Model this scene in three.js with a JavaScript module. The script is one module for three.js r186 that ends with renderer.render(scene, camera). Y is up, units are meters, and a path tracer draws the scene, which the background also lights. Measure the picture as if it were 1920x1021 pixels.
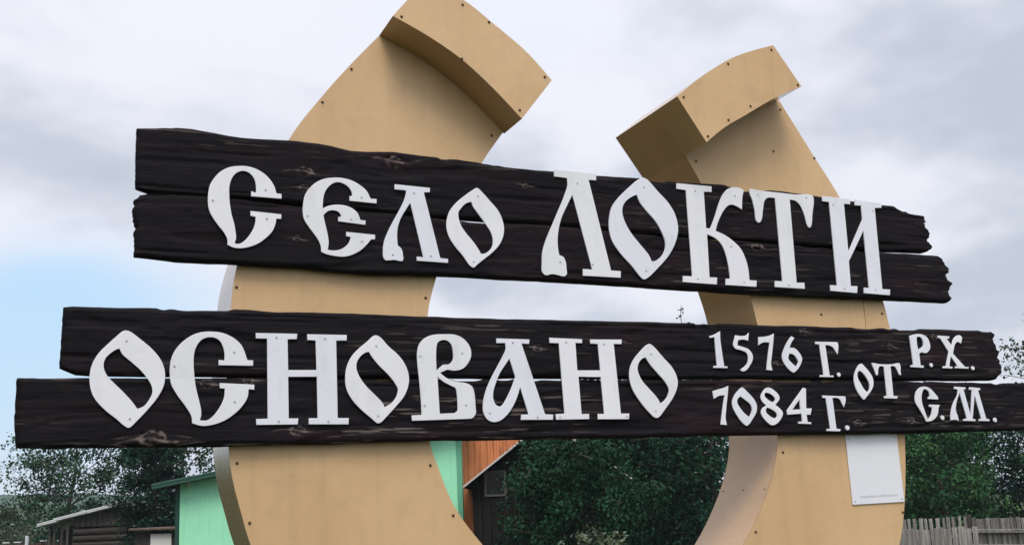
import * as THREE from 'three';
import { mergeGeometries, toCreasedNormals } from 'three/addons/utils/BufferGeometryUtils.js';

// ------------------------------------------------------------------ camera, sky, sun, exposure
const scene = new THREE.Scene();
const camera = new THREE.PerspectiveCamera(27.33, 1024 / 544, 0.05, 3000);
camera.position.set(0, 1.6, 4.3);
camera.rotation.order = 'YXZ';
camera.rotation.set(THREE.MathUtils.degToRad(11.8), THREE.MathUtils.degToRad(-23), THREE.MathUtils.degToRad(-2.47));
const SUN = new THREE.Vector3(-0.24, 0.88, 0.62).normalize();
const renderer = new THREE.WebGLRenderer({ antialias: true });
renderer.toneMapping = THREE.LinearToneMapping;
renderer.toneMappingExposure = 1.03;
renderer.shadowMap.enabled = true;

// ------------------------------------------------------------------ noise and small helpers
function rng(seed) { let a = seed >>> 0; return () => { a = (a + 0x6D2B79F5) >>> 0; let t = Math.imul(a ^ (a >>> 15), 1 | a); t = (t + Math.imul(t ^ (t >>> 7), 61 | t)) ^ t; return ((t ^ (t >>> 14)) >>> 0) / 4294967296; }; }
const hash = (x, y, z) => { let h = (Math.imul(x, 374761393) + Math.imul(y, 668265263) + Math.imul(z, 2147483647 - 1274126177)) | 0; h = Math.imul(h ^ (h >>> 13), 1274126177); return ((h ^ (h >>> 16)) >>> 0) / 4294967296; };
const fade = (t) => t * t * t * (t * (t * 6 - 15) + 10);
function noise(x, y, z = 0) {
  const xi = Math.floor(x), yi = Math.floor(y), zi = Math.floor(z), u = fade(x - xi), v = fade(y - yi), w = fade(z - zi);
  const L = (a, b, t) => a + (b - a) * t, H = (i, j, k) => hash(xi + i, yi + j, zi + k);
  return L(L(L(H(0, 0, 0), H(1, 0, 0), u), L(H(0, 1, 0), H(1, 1, 0), u), v), L(L(H(0, 0, 1), H(1, 0, 1), u), L(H(0, 1, 1), H(1, 1, 1), u), v), w);
}
function fbm(x, y, z = 0, o = 4) { let s = 0, a = 0.5, f = 1, n = 0; for (let i = 0; i < o; i++) { s += a * noise(x * f, y * f, z * f + i * 7.3); n += a; a *= 0.5; f *= 2.03; } return s / n; }
const clamp = (v, a = 0, b = 1) => Math.min(b, Math.max(a, v)), mix = (a, b, t) => a + (b - a) * t;
const smooth = (a, b, x) => { const t = clamp((x - a) / (b - a)); return t * t * (3 - 2 * t); };
const toS = (l) => { l = clamp(l); return Math.round(255 * (l <= 0.0031308 ? 12.92 * l : 1.055 * Math.pow(l, 1 / 2.4) - 0.055)); };
function dataTex(w, h, fn, srgb = true) {            // fn(u, v) -> [r, g, b] linear, or a number
  const d = new Uint8Array(w * h * 4);
  for (let j = 0; j < h; j++) for (let i = 0; i < w; i++) {
    let c = fn((i + 0.5) / w, (j + 0.5) / h); if (typeof c === 'number') c = [c, c, c];
    const k = (j * w + i) * 4; for (let q = 0; q < 3; q++) d[k + q] = srgb ? toS(c[q]) : Math.round(255 * clamp(c[q])); d[k + 3] = 255;
  }
  const t = new THREE.DataTexture(d, w, h, THREE.RGBAFormat); t.wrapS = t.wrapT = THREE.RepeatWrapping; t.magFilter = THREE.LinearFilter; t.minFilter = THREE.LinearMipmapLinearFilter; t.generateMipmaps = true;
  if (srgb) t.colorSpace = THREE.SRGBColorSpace; t.needsUpdate = true; return t;
}
const col = (r, g, b) => new THREE.Color().setRGB(r, g, b);
const mat = (r, g, b, rough = 0.7, extra = {}) => new THREE.MeshPhysicalMaterial({ color: col(r, g, b), roughness: rough, ...extra });

// ------------------------------------------------------------------ overcast sky: one computed panorama, clouds by direction
{
  const SKYX = 4.0, SKYZ = 1.5;
  const W = 2048, H = 1024, d = new Float32Array(W * H * 4), v = new THREE.Vector3();
  const gap = new THREE.Vector3(0.0, 0.13, -1).normalize();       // the break in the clouds to the left of the view
  for (let j = 0; j < H; j++) for (let i = 0; i < W; i++) {
    const th = ((j + 0.5) / H - 0.5) * Math.PI, ph = ((i + 0.5) / W - 0.5) * 2 * Math.PI;
    v.set(Math.cos(th) * Math.cos(ph), Math.sin(th), Math.cos(th) * Math.sin(ph));
    const up = Math.max(v.y, 0.0), s = 1 / (up + 0.22);
    const px = v.x * s + SKYX, pz = v.z * s + SKYZ;
    const wx = fbm(px * 0.9 + 3.1, pz * 0.9, 5, 3) * 1.6, wz = fbm(px * 0.9, pz * 0.9 + 8.2, 9, 3) * 1.6;
    const a = fbm(px * 1.5 + wx, pz * 1.5 + wz, 1.7, 6), b = fbm(px * 3.6 + wz * 1.3, pz * 3.6 + wx * 1.2, 4.1, 7);
    const dens = a * 0.52 + b * 0.48 + 0.12 * (v.x * 0.92 + v.z * 0.39) - 0.06;      // the cloud sheet thickens to the right
    const body = smooth(0.36, 0.60, dens);                           // 0 bright thin cloud, 1 heavy grey cloud
    const g = Math.exp(-Math.pow(v.angleTo(gap) / 0.13, 2));
    const open = smooth(0.1, 1.15, g * 1.15 + (0.5 - a) * 0.9);
    let c = [mix(0.80, 0.50, body), mix(0.815, 0.545, body), mix(0.90, 0.635, body)];
    const blue = [mix(0.36, 0.62, Math.exp(-up * 6)), mix(0.64, 0.80, Math.exp(-up * 6)), 0.93];
    c = c.map((q, k) => mix(q, blue[k], open * 0.9));
    const low = Math.exp(-up * 8) * 0.4; c = c.map((q, k) => mix(q, [0.76, 0.85, 0.95][k], low));
    const glow = 1 + 2.3 * Math.exp(-Math.pow(v.angleTo(SUN) / 0.6, 2)) + 0.2 * up; c = c.map((q) => q * glow);
    if (v.y < 0) { const k = smooth(0, -0.12, v.y); c = c.map((q) => mix(q, 0.16, k)); }
    const o = (j * W + i) * 4; d[o] = c[0]; d[o + 1] = c[1]; d[o + 2] = c[2]; d[o + 3] = 1;
  }
  const t = new THREE.DataTexture(d, W, H, THREE.RGBAFormat, THREE.FloatType);
  t.mapping = THREE.EquirectangularReflectionMapping; t.magFilter = t.minFilter = THREE.LinearFilter; t.needsUpdate = true;
  scene.background = t; scene.environment = t;
}
const sun = new THREE.DirectionalLight(0xfff4e6, 1.5);
sun.position.copy(SUN).multiplyScalar(60); sun.castShadow = true; sun.shadow.radius = 45;
sun.shadow.mapSize.set(2048, 2048);
Object.assign(sun.shadow.camera, { left: -40, right: 40, top: 40, bottom: -40, near: 1, far: 160 });
scene.add(sun);
scene.fog = new THREE.FogExp2(0xc9d6e2, 0.0005);

// ------------------------------------------------------------------ naming
const taken = {};
const numbered = (n) => { const k = taken[n] = (taken[n] ?? -1) + 1; return k ? `${n}_${String(k).padStart(3, '0')}` : n; };
function tag(o, label, category, group) { o.userData.label = label; o.userData.category = category; if (group) o.userData.group = group; return o; }
function thing(name, label, category, pos = [0, 0, 0], turn = 0, group) {
  const o = new THREE.Group(); o.name = numbered(name); o.position.set(...pos); o.rotation.y = turn; scene.add(o); return tag(o, label, category, group);
}
function part(name, geo, m, parent, pos, label) {
  const o = new THREE.Mesh(geo, m); o.name = name; o.castShadow = o.receiveShadow = true; if (pos) o.position.set(...pos);
  if (label) o.userData.label = label; parent.add(o); return o;
}
function struct(name, geo, m) { const o = new THREE.Mesh(geo, m); o.name = name; o.receiveShadow = o.castShadow = true; o.userData.kind = 'structure'; scene.add(o); return o; }
function stuff(o) { o.userData.kind = 'stuff'; return o; }
const YAW = THREE.MathUtils.degToRad(-23), CY = Math.cos(YAW), SY = Math.sin(YAW);
const at = (u, d, y = 0) => [CY * u - SY * d, y, 4.3 - SY * u - CY * d];          // site axes: u along the street, d away from it
const box = (w, h, d) => new THREE.BoxGeometry(w, h, d);
function bevBox(w, h, d, b = 0.008) {
  const s = new THREE.Shape(); const x = w / 2 - b, y = h / 2 - b; s.moveTo(-x, -y); s.lineTo(x, -y); s.lineTo(x, y); s.lineTo(-x, y); s.closePath();
  const g = new THREE.ExtrudeGeometry(s, { depth: d - 2 * b, bevelEnabled: true, bevelSize: b, bevelThickness: b, bevelSegments: 1 }); g.translate(0, 0, -d / 2 + b); return g;
}

// ------------------------------------------------------------------ outlines: "x,y" in millimetres, * marks a corner
function parse(s) { return s.split(' ').map((q) => { const c = q.endsWith('*'); const [x, y] = q.replace('*', '').split(','); return { x: x / 1000, y: y / 1000, c }; }); }
function outline(s, n = 5) {
  const p = parse(s), k = p.findIndex((q) => q.c);
  if (k < 0) { return new THREE.CatmullRomCurve3(p.map((q) => new THREE.Vector3(q.x, q.y, 0)), true, 'centripetal').getPoints(p.length * n).slice(0, -1).map((v) => new THREE.Vector2(v.x, v.y)); }
  const r = [...p.slice(k), ...p.slice(0, k), p[k]], out = []; let run = [r[0]];
  for (let i = 1; i < r.length; i++) {
    run.push(r[i]);
    if (r[i].c || i === r.length - 1) {
      if (run.length === 2) out.push(new THREE.Vector2(run[0].x, run[0].y));
      else new THREE.CatmullRomCurve3(run.map((q) => new THREE.Vector3(q.x, q.y, 0)), false, 'centripetal').getPoints((run.length - 1) * n).slice(0, -1).forEach((v) => out.push(new THREE.Vector2(v.x, v.y)));
      run = [r[i]];
    }
  }
  return out;
}
const line = (s) => s.split(' ').map((q) => q.split(',').map((v) => v / 1000));
const poly = (pts) => (x, k = 0) => { for (let i = 1; i < pts.length; i++) if (x <= pts[i][k] || i === pts.length - 1) { const t = clamp((x - pts[i - 1][k]) / (pts[i][k] - pts[i - 1][k])); return mix(pts[i - 1][1 - k], pts[i][1 - k], t); } };

// ------------------------------------------------------------------ ground and far hills
const grassTex = dataTex(512, 512, (u, v) => { const n = fbm(u * 24, v * 24, 2, 5), m = fbm(u * 5, v * 5, 9, 3); return [0.03 + 0.045 * n * m, 0.036 + 0.035 * n, 0.014 + 0.014 * n]; });
{
  const g = new THREE.PlaneGeometry(3000, 3000, 1, 1).rotateX(-Math.PI / 2); const t = grassTex.clone(); t.repeat.set(900, 900); t.needsUpdate = true;
  struct('ground', g, new THREE.MeshPhysicalMaterial({ map: t, roughness: 1, specularIntensity: 0.2 }));
}
{
  // a long low ridge with woods on it, far behind the left trees
  const nx = 260, nz = 50, g = new THREE.PlaneGeometry(900, 260, nx, nz); g.rotateX(-Math.PI / 2); const p = g.attributes.position, c = [];
  for (let i = 0; i < p.count; i++) {
    const x = p.getX(i), z = p.getZ(i), prof = Math.exp(-Math.pow((z + 10) / 70, 2));
    const wood = smooth(0.45, 0.6, fbm(x * 0.012 + 4, z * 0.02, 3, 4));
    p.setY(i, prof * (8.6 + 5 * fbm(x * 0.01, 3, 1, 3)) + wood * prof * 2.2 * fbm(x * 0.25, z * 0.25, 5, 2) - 0.6);
    const n = fbm(x * 0.1, z * 0.1, 8, 3); c.push(mix(0.12, 0.05, wood) * (0.7 + 0.6 * n), mix(0.16, 0.085, wood) * (0.7 + 0.6 * n), mix(0.085, 0.055, wood) * (0.7 + 0.6 * n));
  }
  g.setAttribute('color', new THREE.Float32BufferAttribute(c, 3)); g.computeVertexNormals(); g.rotateY(-YAW * 0 - YAW);
  const h = struct('hills', g, new THREE.MeshPhysicalMaterial({ vertexColors: true, roughness: 1, specularIntensity: 0.1 })); const q = at(-180, 390); h.position.set(q[0], 0, q[2]);
}

// ------------------------------------------------------------------ horseshoe
const TAN = (() => {
  const bump = dataTex(512, 512, (u, v) => 0.5 + 0.5 * (fbm(u * 5, v * 5, 3, 3) - 0.5) + 0.12 * (fbm(u * 60, v * 60, 6, 3) - 0.5), false); bump.repeat.set(0.8, 0.8);
  const cm = dataTex(1024, 1024, (u, v) => {
    const n = fbm(u * 7, v * 7, 2, 5), f = fbm(u * 90, v * 90, 5, 2), run = fbm(u * 60, v * 2.5, 7, 4);
    const k = 0.95 + 0.17 * (n - 0.5) + 0.05 * (f - 0.5) - 0.05 * smooth(0.5, 0.85, run) - 0.05 * smooth(0.6, 0.8, fbm(u * 26, v * 22, 13, 4)); return [0.655 * k, 0.43 * k * (0.98 + 0.05 * n), 0.222 * k * (0.93 + 0.14 * n)];
  }); cm.repeat.set(0.45, 0.45);
  return new THREE.MeshPhysicalMaterial({ map: cm, bumpMap: bump, bumpScale: 0.004, roughness: 0.42, specularIntensity: 0.7 });
})();
const SCREW = mat(0.10, 0.05, 0.02, 0.6, { metalness: 0.2 }), DARK = mat(0.02, 0.018, 0.015, 0.9);
function screwGeo(r) {
  const w = new THREE.CylinderGeometry(r, r * 1.08, r * 0.25, 14), h = new THREE.CylinderGeometry(r * 0.62, r * 0.66, r * 0.6, 6); h.translate(0, r * 0.4, 0);
  const g = mergeGeometries([w, h]); g.rotateX(Math.PI / 2); return g;
}
const SG = screwGeo(0.0058);
{
  const T = 0.4, base = thing('horseshoe_monument', 'giant tan sheet metal horseshoe standing open end up behind the black boards', 'monument', [2.26, 0, 0]), ox = 2.26;
  const V = (s) => new THREE.CatmullRomCurve3(line(s).map(([x, y]) => new THREE.Vector3(x - ox, y, 0)), false, 'centripetal').getSpacedPoints(240);
  const outer = V('1262,3586 1123,3425 998,3266 882,3099 760,2830 672,2556 650,2390 637,2120 647,1858 663,1740 694,1622 730,1503 850,1220 1060,910 1360,640 1780,460 2255,405 2740,460 3150,640 3460,920 3660,1200 3745,1360 3800,1545 3845,1858 3850,2120 3826,2386 3801,2524 3720,2770 3605,3028 3469,3238 3300,3498');
  const inner = V('1805,3193 1710,3059 1620,2880 1550,2720 1489,2556 1459,2461 1443,2387 1428,2120 1436,1868 1469,1765 1533,1610 1647,1456 1800,1290 2010,1155 2262,1105 2520,1155 2730,1265 2875,1393 3029,1621 3096,1785 3110,1880 3105,2120 3051,2387 3021,2530 2930,2790 2794,3064 2731,3176');
  const tipL = line('1405,3765 1574,3698 1692,3618 1847,3504 1963,3386').map(([x, y]) => new THREE.Vector2(x - ox, y));
  const tipR = line('2588,3378 2735,3495 2890,3592 3015,3648 3141,3690').map(([x, y]) => new THREE.Vector2(x - ox, y));
  const v2 = (v) => new THREE.Vector2(v.x, v.y);
  const sheet = (pts, z0, z1) => { const g = new THREE.ExtrudeGeometry(new THREE.Shape(pts), { depth: z1 - z0, bevelEnabled: false }); g.translate(0, 0, z0); return g; };
  const idx = (c, y, right) => { let b = 0, e = 9; c.forEach((p, i) => { if ((i > 120) === right && Math.abs(p.y - y) < e) { e = Math.abs(p.y - y); b = i; } }); return b; };
  // joints run straight across, behind the boards: 2.78 m and 2.13 m up
  const O = [idx(outer, 2.8, false), idx(outer, 2.13, false), idx(outer, 2.13, true), idx(outer, 2.76, true)], N = [idx(inner, 2.8, false), idx(inner, 2.13, false), idx(inner, 2.13, true), idx(inner, 2.76, true)];
  const cut = (a, b) => [...outer.slice(O[a], O[b] + 1).map(v2), ...inner.slice(N[a], N[b] + 1).reverse().map(v2)];
    // front cladding: sheets butted with a thin joint over a dark frame
  const tipPanelL = [...[...tipL].reverse(), ...outer.slice(0, O[0] + 1).map(v2), ...inner.slice(0, N[0] + 1).reverse().map(v2)];
  const tipPanelR = [...outer.slice(O[3]).map(v2), ...[...tipR].reverse(), ...inner.slice(N[3]).reverse().map(v2)];
  const panels = [];
  const fp = (pts, label) => { const m = part('front_panel', sheet(pts, -0.004, 0), TAN, base, null, label); panels.push(m); return m; };
  fp(tipPanelL); fp(cut(0, 1));
  // long lower sheet around the curve, split where joints run
  fp(cut(1, 2));
  { // right arm between the boards: two sheets side by side with a vertical joint
    const q = cut(2, 3), xs = 3.682 - ox, clip = (pts, sgn) => { const o = []; for (let i = 0; i < pts.length; i++) { const a = pts[i], b = pts[(i + 1) % pts.length], da = sgn * (a.x - xs) - 0.0015, db = sgn * (b.x - xs) - 0.0015; if (da >= 0) o.push(a); if (da * db < 0) o.push(a.clone().lerp(b, da / (da - db))); } return o; };
    fp(clip(q, -1)); fp(clip(q, 1));
  }
  fp(tipPanelR);
  // body frame just behind the cladding, side sheets and back sheet
  const ring = [...[...tipL].reverse(), ...outer.map(v2), ...[...tipR].reverse(), ...inner.slice().reverse().map(v2)];
  const core = [...outer.slice(2, -2).map((p, i) => v2(p.clone().lerp(inner[i + 2], 0.012))), ...inner.slice(2, -2).map((p, i) => v2(p.clone().lerp(outer[i + 2], 0.012))).reverse()];
  part('frame', sheet(core, -0.035, -0.008), DARK, base);
  part('back_panel', sheet(ring, -T, -T + 0.004), TAN, base);
  const strip = (pts, flip) => {
    const pos = [], uv = [], idx = []; let L = 0;
    pts.forEach((p, i) => { if (i) L += p.distanceTo(pts[i - 1]); pos.push(p.x, p.y, -0.0005, p.x, p.y, -T + 0.002); uv.push(L, 0, L, T); });
    for (let i = 0; i + 1 < pts.length; i++) { const a = 2 * i; flip ? idx.push(a, a + 2, a + 1, a + 1, a + 2, a + 3) : idx.push(a, a + 1, a + 2, a + 1, a + 3, a + 2); }
    const g = new THREE.BufferGeometry(); g.setAttribute('position', new THREE.Float32BufferAttribute(pos, 3)); g.setAttribute('uv', new THREE.Float32BufferAttribute(uv, 2)); g.setIndex(idx); g.computeVertexNormals(); return g;
  };
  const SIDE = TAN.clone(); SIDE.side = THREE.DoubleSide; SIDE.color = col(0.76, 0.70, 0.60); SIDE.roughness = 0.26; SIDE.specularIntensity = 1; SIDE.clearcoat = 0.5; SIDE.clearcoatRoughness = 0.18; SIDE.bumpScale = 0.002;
  const outAll = [tipL[0], ...outer.map(v2), tipR[tipR.length - 1]], cutsO = [0, 62, 122, 182, outAll.length - 1];
  const sidesO = []; for (let k = 0; k < 4; k++) sidesO.push(part('outer_side_panel', strip(outAll.slice(cutsO[k], cutsO[k + 1] + 1), false), SIDE, base));
  const inAll = [tipL[4], ...inner.map(v2), tipR[0]], cutsI = [0, 62, 122, 170, inAll.length - 1];
  const sidesI = []; for (let k = 0; k < 4; k++) sidesI.push(part('inner_side_panel', strip(inAll.slice(cutsI[k], cutsI[k + 1] + 1), true), SIDE, base));
  part('tip_panel', strip([...tipL].reverse(), false), SIDE, base); part('tip_panel', strip([...tipR].reverse(), false), SIDE, base);
  // raised caps at both tips
  const capZ = 0.2;
  const C = (s) => line(s).map(([x, y]) => new THREE.Vector2(x - ox, y));
  const arc = (s) => new THREE.SplineCurve(C(s)).getPoints(24);
  const capShapeL = [...arc('1260,3584 1410,3515 1553,3431 1690,3318 1816,3195'), ...arc('1965,3384 1847,3504 1692,3618 1574,3698 1408,3768')];
  const capShapeR = [...arc('2722,3172 2832,3256 2951,3326 3110,3420 3281,3500'), ...arc('3140,3692 3015,3648 2890,3593 2735,3495 2586,3377')];
  const caps = [];
  for (const sh of [capShapeL, capShapeR]) {
    const cap = part('cap', sheet(sh, capZ - 0.004, capZ), TAN, base, null, sh === capShapeL ? 'left raised tip block' : 'right raised tip block'); caps.push(cap);
    // its four sides
    const n = 25, edges = [sh.slice(0, n), sh.slice(n - 1, n + 1), sh.slice(n), [sh[sh.length - 1], sh[0]]];
    for (const e of edges) {
      const pos = [], uv = [], idx = []; e.forEach((p, i) => { pos.push(p.x, p.y, capZ - 0.002, p.x, p.y, 0.0005); uv.push(p.x + p.y, 0, p.x + p.y, capZ); });
      for (let i = 0; i + 1 < e.length; i++) { const a = 2 * i; idx.push(a, a + 1, a + 2, a + 1, a + 3, a + 2); }
      const g = new THREE.BufferGeometry(); g.setAttribute('position', new THREE.Float32BufferAttribute(pos, 3)); g.setAttribute('uv', new THREE.Float32BufferAttribute(uv, 2)); g.setIndex(idx); g.computeVertexNormals();
      part('cap_side', g, SIDE, cap);
    }
  }
  const scr = (host, s, z) => line(s).forEach(([x, y]) => part('screw', SG, SCREW, host, [x - ox, y, z]));
  scr(panels[0], '1136,3416 1012,3257 1757,3182', 0.001);
  scr(panels[1], '671,2470 1435,2453', 0.001);
  scr(panels[2], '678,1802 726,1582 1436,1775 1526,1576 3130,1790 2946,1445 3781,1496 3815,2060 690,2060', 0.001);
  scr(panels[3], '3422,2436', 0.001); scr(panels[4], '3789,2450', 0.001);
  scr(panels[5], '3298,3456 3234,3236 3475,3221 2789,3149', 0.001);
  scr(caps[0], '1297,3585 1567,3676 1684,3613 1555,3432 1932,3394 1808,3232 1412,3738', capZ + 0.001);
  scr(caps[1], '3126,3667 2875,3566 3260,3505 2620,3376 2978,3370 2732,3201 2850,3290', capZ + 0.001);
  // small screws along the inner side sheet on the right and the outer one on the left
  const sideScrew = (host, p, q, z) => { const m = part('screw', SG, SCREW, host, [p.x, p.y, z]); const n = new THREE.Vector3(q.y - p.y, p.x - q.x, 0).normalize(); m.quaternion.setFromUnitVectors(new THREE.Vector3(0, 0, 1), n); m.scale.setScalar(0.7); };
  for (const k of [135, 150, 165]) for (const z of [-0.03, -0.2, -0.37]) sideScrew(sidesI[2], inAll[k + 1], inAll[k], z);
  for (const k of [52, 58]) for (const z of [-0.03, -0.37]) sideScrew(sidesO[0], outAll[k + 1], outAll[k], z);
  // concrete footing that carries it
  part('footing', bevBox(2.3, 0.62, 0.9, 0.02), mat(0.3, 0.29, 0.27, 0.95), base, [0, 0.31, -0.2]);
}

// ------------------------------------------------------------------ black charred boards with white letters
const ORG = { 1: [2.2, 2.78], 2: [2.25, 2.11] };
const KNOTS = { 1: line('-1274,160 -901,229 -1277,90 -1305,-116 -318,170 850,-37 -653,-11'), 2: line('-1881,-216 -1357,-193 -1691,-18 -1541,-4 -347,135 1020,232 1526,172 1801,222 848,83 1279,-196 1597,-187 64,169') };
const BIG = { 1: [1.1, 1.4, 0.8, 0.6, 0.6, 1.2, 0.6], 2: [1.7, 1.1, 1.0, 0.8, 0.8, 0.9, 0.8, 0.8, 0.6, 0.9, 0.8, 0.5] };
function board(parent, sign, prof, seed, wear) {
  const [top, right, bot, left] = prof.map(line); const yT = poly(top), yB = poly(bot);
  const sideX = (pts) => { const q = pts.slice().sort((a, b) => a[1] - b[1]), y0 = q[0][1], y1 = q[q.length - 1][1]; return (t) => poly(q)(mix(y0, y1, t), 1); };
  const xL = sideX(left), xR = sideX(right), nx = 520, ny = 44, pos = [], uv = [], idx = [], zF = 0.055, zB = 0.012;
  const kn = KNOTS[sign].map((k, i) => [k[0], k[1], 0.02 * BIG[sign][i]]);
  const warpAt = (x, y) => { let w = 0; for (const [kx, ky, r] of kn) { const dx = (x - kx) / (r * 4), dy = (y - ky) / (r * 2.2); w += Math.sign(y - ky) * r * 0.8 * Math.exp(-dx * dx - dy * dy); } return w; };
  const x0 = -2.4, LEN = 5.1, y0 = -0.3, HT = 0.62;
  const grain = (x, y) => fbm(x * 2.2 + seed, (y - warpAt(x, y)) * 48 + fbm(x * 1.3, y * 3, seed, 3) * 2.6, seed, 4);
  const relief = (x, y) => { const g = grain(x, y), crack = smooth(0.66, 0.74, fbm(x * 1.1 + seed * 3, (y - warpAt(x, y)) * 38, seed + 4, 3)); const gouge = smooth(0.56, 0.72, fbm(x * 3.4 + seed * 2, (y - warpAt(x, y)) * 15, seed + 15, 4)), chip = smooth(0.6, 0.75, fbm(x * 14, y * 26, seed + 17, 3)); let z = (g - 0.5) * (0.001 + 0.004 * noise(x * 2.3, y * 6, seed)) - crack * 0.005 - gouge * 0.0055 - chip * 0.002 + (fbm(x * 3, y * 8, seed + 9, 3) - 0.5) * 0.006; for (const [kx, ky, r] of kn) { const q = Math.hypot((x - kx) / 1.2, y - ky) / r; z += 0.003 * Math.exp(-q * q) - 0.004 * Math.exp(-Math.pow((q - 0.9) / 0.25, 2)); } return Math.min(z, 0.002); };
  for (let j = 0; j <= ny; j++) for (let i = 0; i <= nx; i++) {
    const s = i / nx, t = j / ny; const tt = t < 0.5 ? 0.5 * Math.pow(2 * t, 1.25) : 1 - 0.5 * Math.pow(2 - 2 * t, 1.25);
    const xa = xL(tt) + (fbm(tt * 22, seed, 3, 3) - 0.5) * (seed === 12.3 ? 0.012 : 0.004), xb = xR(tt) + (fbm(tt * 26, seed, 7, 3) - 0.5) * 0.034; const x = mix(xa, xb, s);
    const a = yB(x) + (fbm(x * 9, seed, 1, 3) - 0.5) * 0.006, b = yT(x) + (fbm(x * 9, seed, 2, 3) - 0.5) * 0.006 - 0.007 * smooth(0.62, 0.72, fbm(x * 6, seed, 5, 3)); const y = mix(a, b, tt);
    const e = Math.min(tt * (b - a), (1 - tt) * (b - a), s * (xb - xa) * 0.8, (1 - s) * (xb - xa) * 0.8), rd = Math.pow(1 - clamp(e / 0.016), 2) * 0.014;
    pos.push(x, y, zF + relief(x, y) - rd); uv.push((x - x0) / LEN, (y - y0) / HT);
  }
  const I = (i, j) => j * (nx + 1) + i;
  for (let j = 0; j < ny; j++) for (let i = 0; i < nx; i++) idx.push(I(i, j), I(i + 1, j), I(i + 1, j + 1), I(i, j), I(i + 1, j + 1), I(i, j + 1));
  const front = new THREE.BufferGeometry(); front.setAttribute('position', new THREE.Float32BufferAttribute(pos, 3)); front.setAttribute('uv', new THREE.Float32BufferAttribute(uv, 2)); front.setIndex(idx); front.computeVertexNormals();
  // rim and back
  const rim = []; for (let i = 0; i < nx; i++) rim.push(I(i, 0)); for (let j = 0; j < ny; j++) rim.push(I(nx, j)); for (let i = nx; i > 0; i--) rim.push(I(i, ny)); for (let j = ny; j > 0; j--) rim.push(I(0, j));
  const rp = [], ru = [], ri = []; rim.push(rim[0]);
  for (const k of rim) for (const z of [pos[3 * k + 2], zB]) { rp.push(pos[3 * k], pos[3 * k + 1], z); ru.push(uv[2 * k], uv[2 * k + 1] + (z === zB ? 0.07 : 0)); }
  for (let k = 0; k + 1 < rim.length; k++) { const a = 2 * k; ri.push(a, a + 1, a + 2, a + 1, a + 3, a + 2); }
  const side = new THREE.BufferGeometry(); side.setAttribute('position', new THREE.Float32BufferAttribute(rp, 3)); side.setAttribute('uv', new THREE.Float32BufferAttribute(ru, 2)); side.setIndex(ri); side.computeVertexNormals();
  const bp = [], bu = [], bi = []; for (const j of [0, ny]) for (let i = 0; i <= nx; i += 4) { const k = I(i, j); bp.push(pos[3 * k], pos[3 * k + 1], zB); bu.push(uv[2 * k], uv[2 * k + 1]); }
  const m = nx / 4 + 1; for (let i = 0; i + 1 < m; i++) bi.push(i, m + i, i + 1, i + 1, m + i, m + i + 1);
  const back = new THREE.BufferGeometry(); back.setAttribute('position', new THREE.Float32BufferAttribute(bp, 3)); back.setAttribute('uv', new THREE.Float32BufferAttribute(bu, 2)); back.setIndex(bi); back.computeVertexNormals();
  const sc = (x, y) => { // pale scratches along the grain
    const k = smooth(0.50, 0.62, fbm(x * 0.9 + seed * 5, y * 7, seed + 2, 3)) * wear(x); const l = fbm(x * 7 + seed, (y - warpAt(x, y)) * 120, seed + 6, 3); return smooth(0.66, 0.75, l) * k; };
  const tex = dataTex(2048, 256, (u, v) => {
    const x = x0 + u * LEN, y = y0 + v * HT; const g = grain(x, y), r = smooth(0.5, 0.72, fbm(x * 1.6 + seed, y * 9, seed + 12, 4));
    const fine = fbm(x * 8, (y - warpAt(x, y)) * 150, seed + 3, 2);
    let k = mix(0.7, 1.35, g) * mix(0.8, 1.2, fine), c = [0.0105 * k + 0.009 * r * g, 0.0088 * k + 0.0010 * r, 0.0102 * k + 0.0018 * r];
    const s = sc(x, y) * 0.8; c = c.map((q, i) => mix(q, [0.12, 0.098, 0.085][i], s));
    for (const [kx, ky, rr] of kn) {
      const dx = x - kx, dy = y - ky, q = Math.hypot(dx / 1.5, dy) / rr; if (Math.abs(dx) > rr * 8 || Math.abs(dy) > rr * 2.5) continue;
      const an = Math.atan2(dy, dx), w = noise(an * 1.6 + kx * 90, q * 3.5, ky * 70), br = smooth(0.32, 0.75, noise(an * 2.1 + kx * 40, q * 2, ky * 33));
      const ringv = Math.exp(-Math.pow((q - 0.62 - 0.3 * w) / 0.17, 2)) * (0.15 + 1.3 * br) + 0.5 * br * Math.exp(-Math.pow((q - 0.15) / 0.2, 2));
      const ray = Math.exp(-Math.pow((dy + 0.12 * Math.abs(dx) * Math.sin(kx * 9) + 0.006 * Math.sin(dx * 30)) / (rr * 0.16), 2)) * Math.exp(-Math.pow((Math.abs(dx) - rr * 1.2) / (rr * 3.0), 2)) * (0.25 + 1.1 * noise(dx * 60, 3, kx));
      const t = clamp(ringv * 0.72 + ray * 1.0) * 0.8; c = c.map((v2, i) => mix(v2, [0.2, 0.155, 0.135][i], t * t + t * 0.25));
    }
    return c;
  });
  tex.wrapS = tex.wrapT = THREE.ClampToEdgeWrapping;
  const bump = dataTex(2048, 256, (u, v) => { const x = x0 + u * LEN, y = y0 + v * HT; return 0.5 + 0.5 * (fbm(x * 8, (y - warpAt(x, y)) * 170, seed + 3, 3) - 0.5) * 1.6; }, false); bump.wrapS = bump.wrapT = THREE.ClampToEdgeWrapping;
  const wood = new THREE.MeshPhysicalMaterial({ map: tex, bumpMap: bump, bumpScale: 0.0022, roughness: 0.72, specularIntensity: 0.15, side: THREE.DoubleSide });
  return part('board', mergeGeometries([front, side, back]), wood, parent);
}
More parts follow.
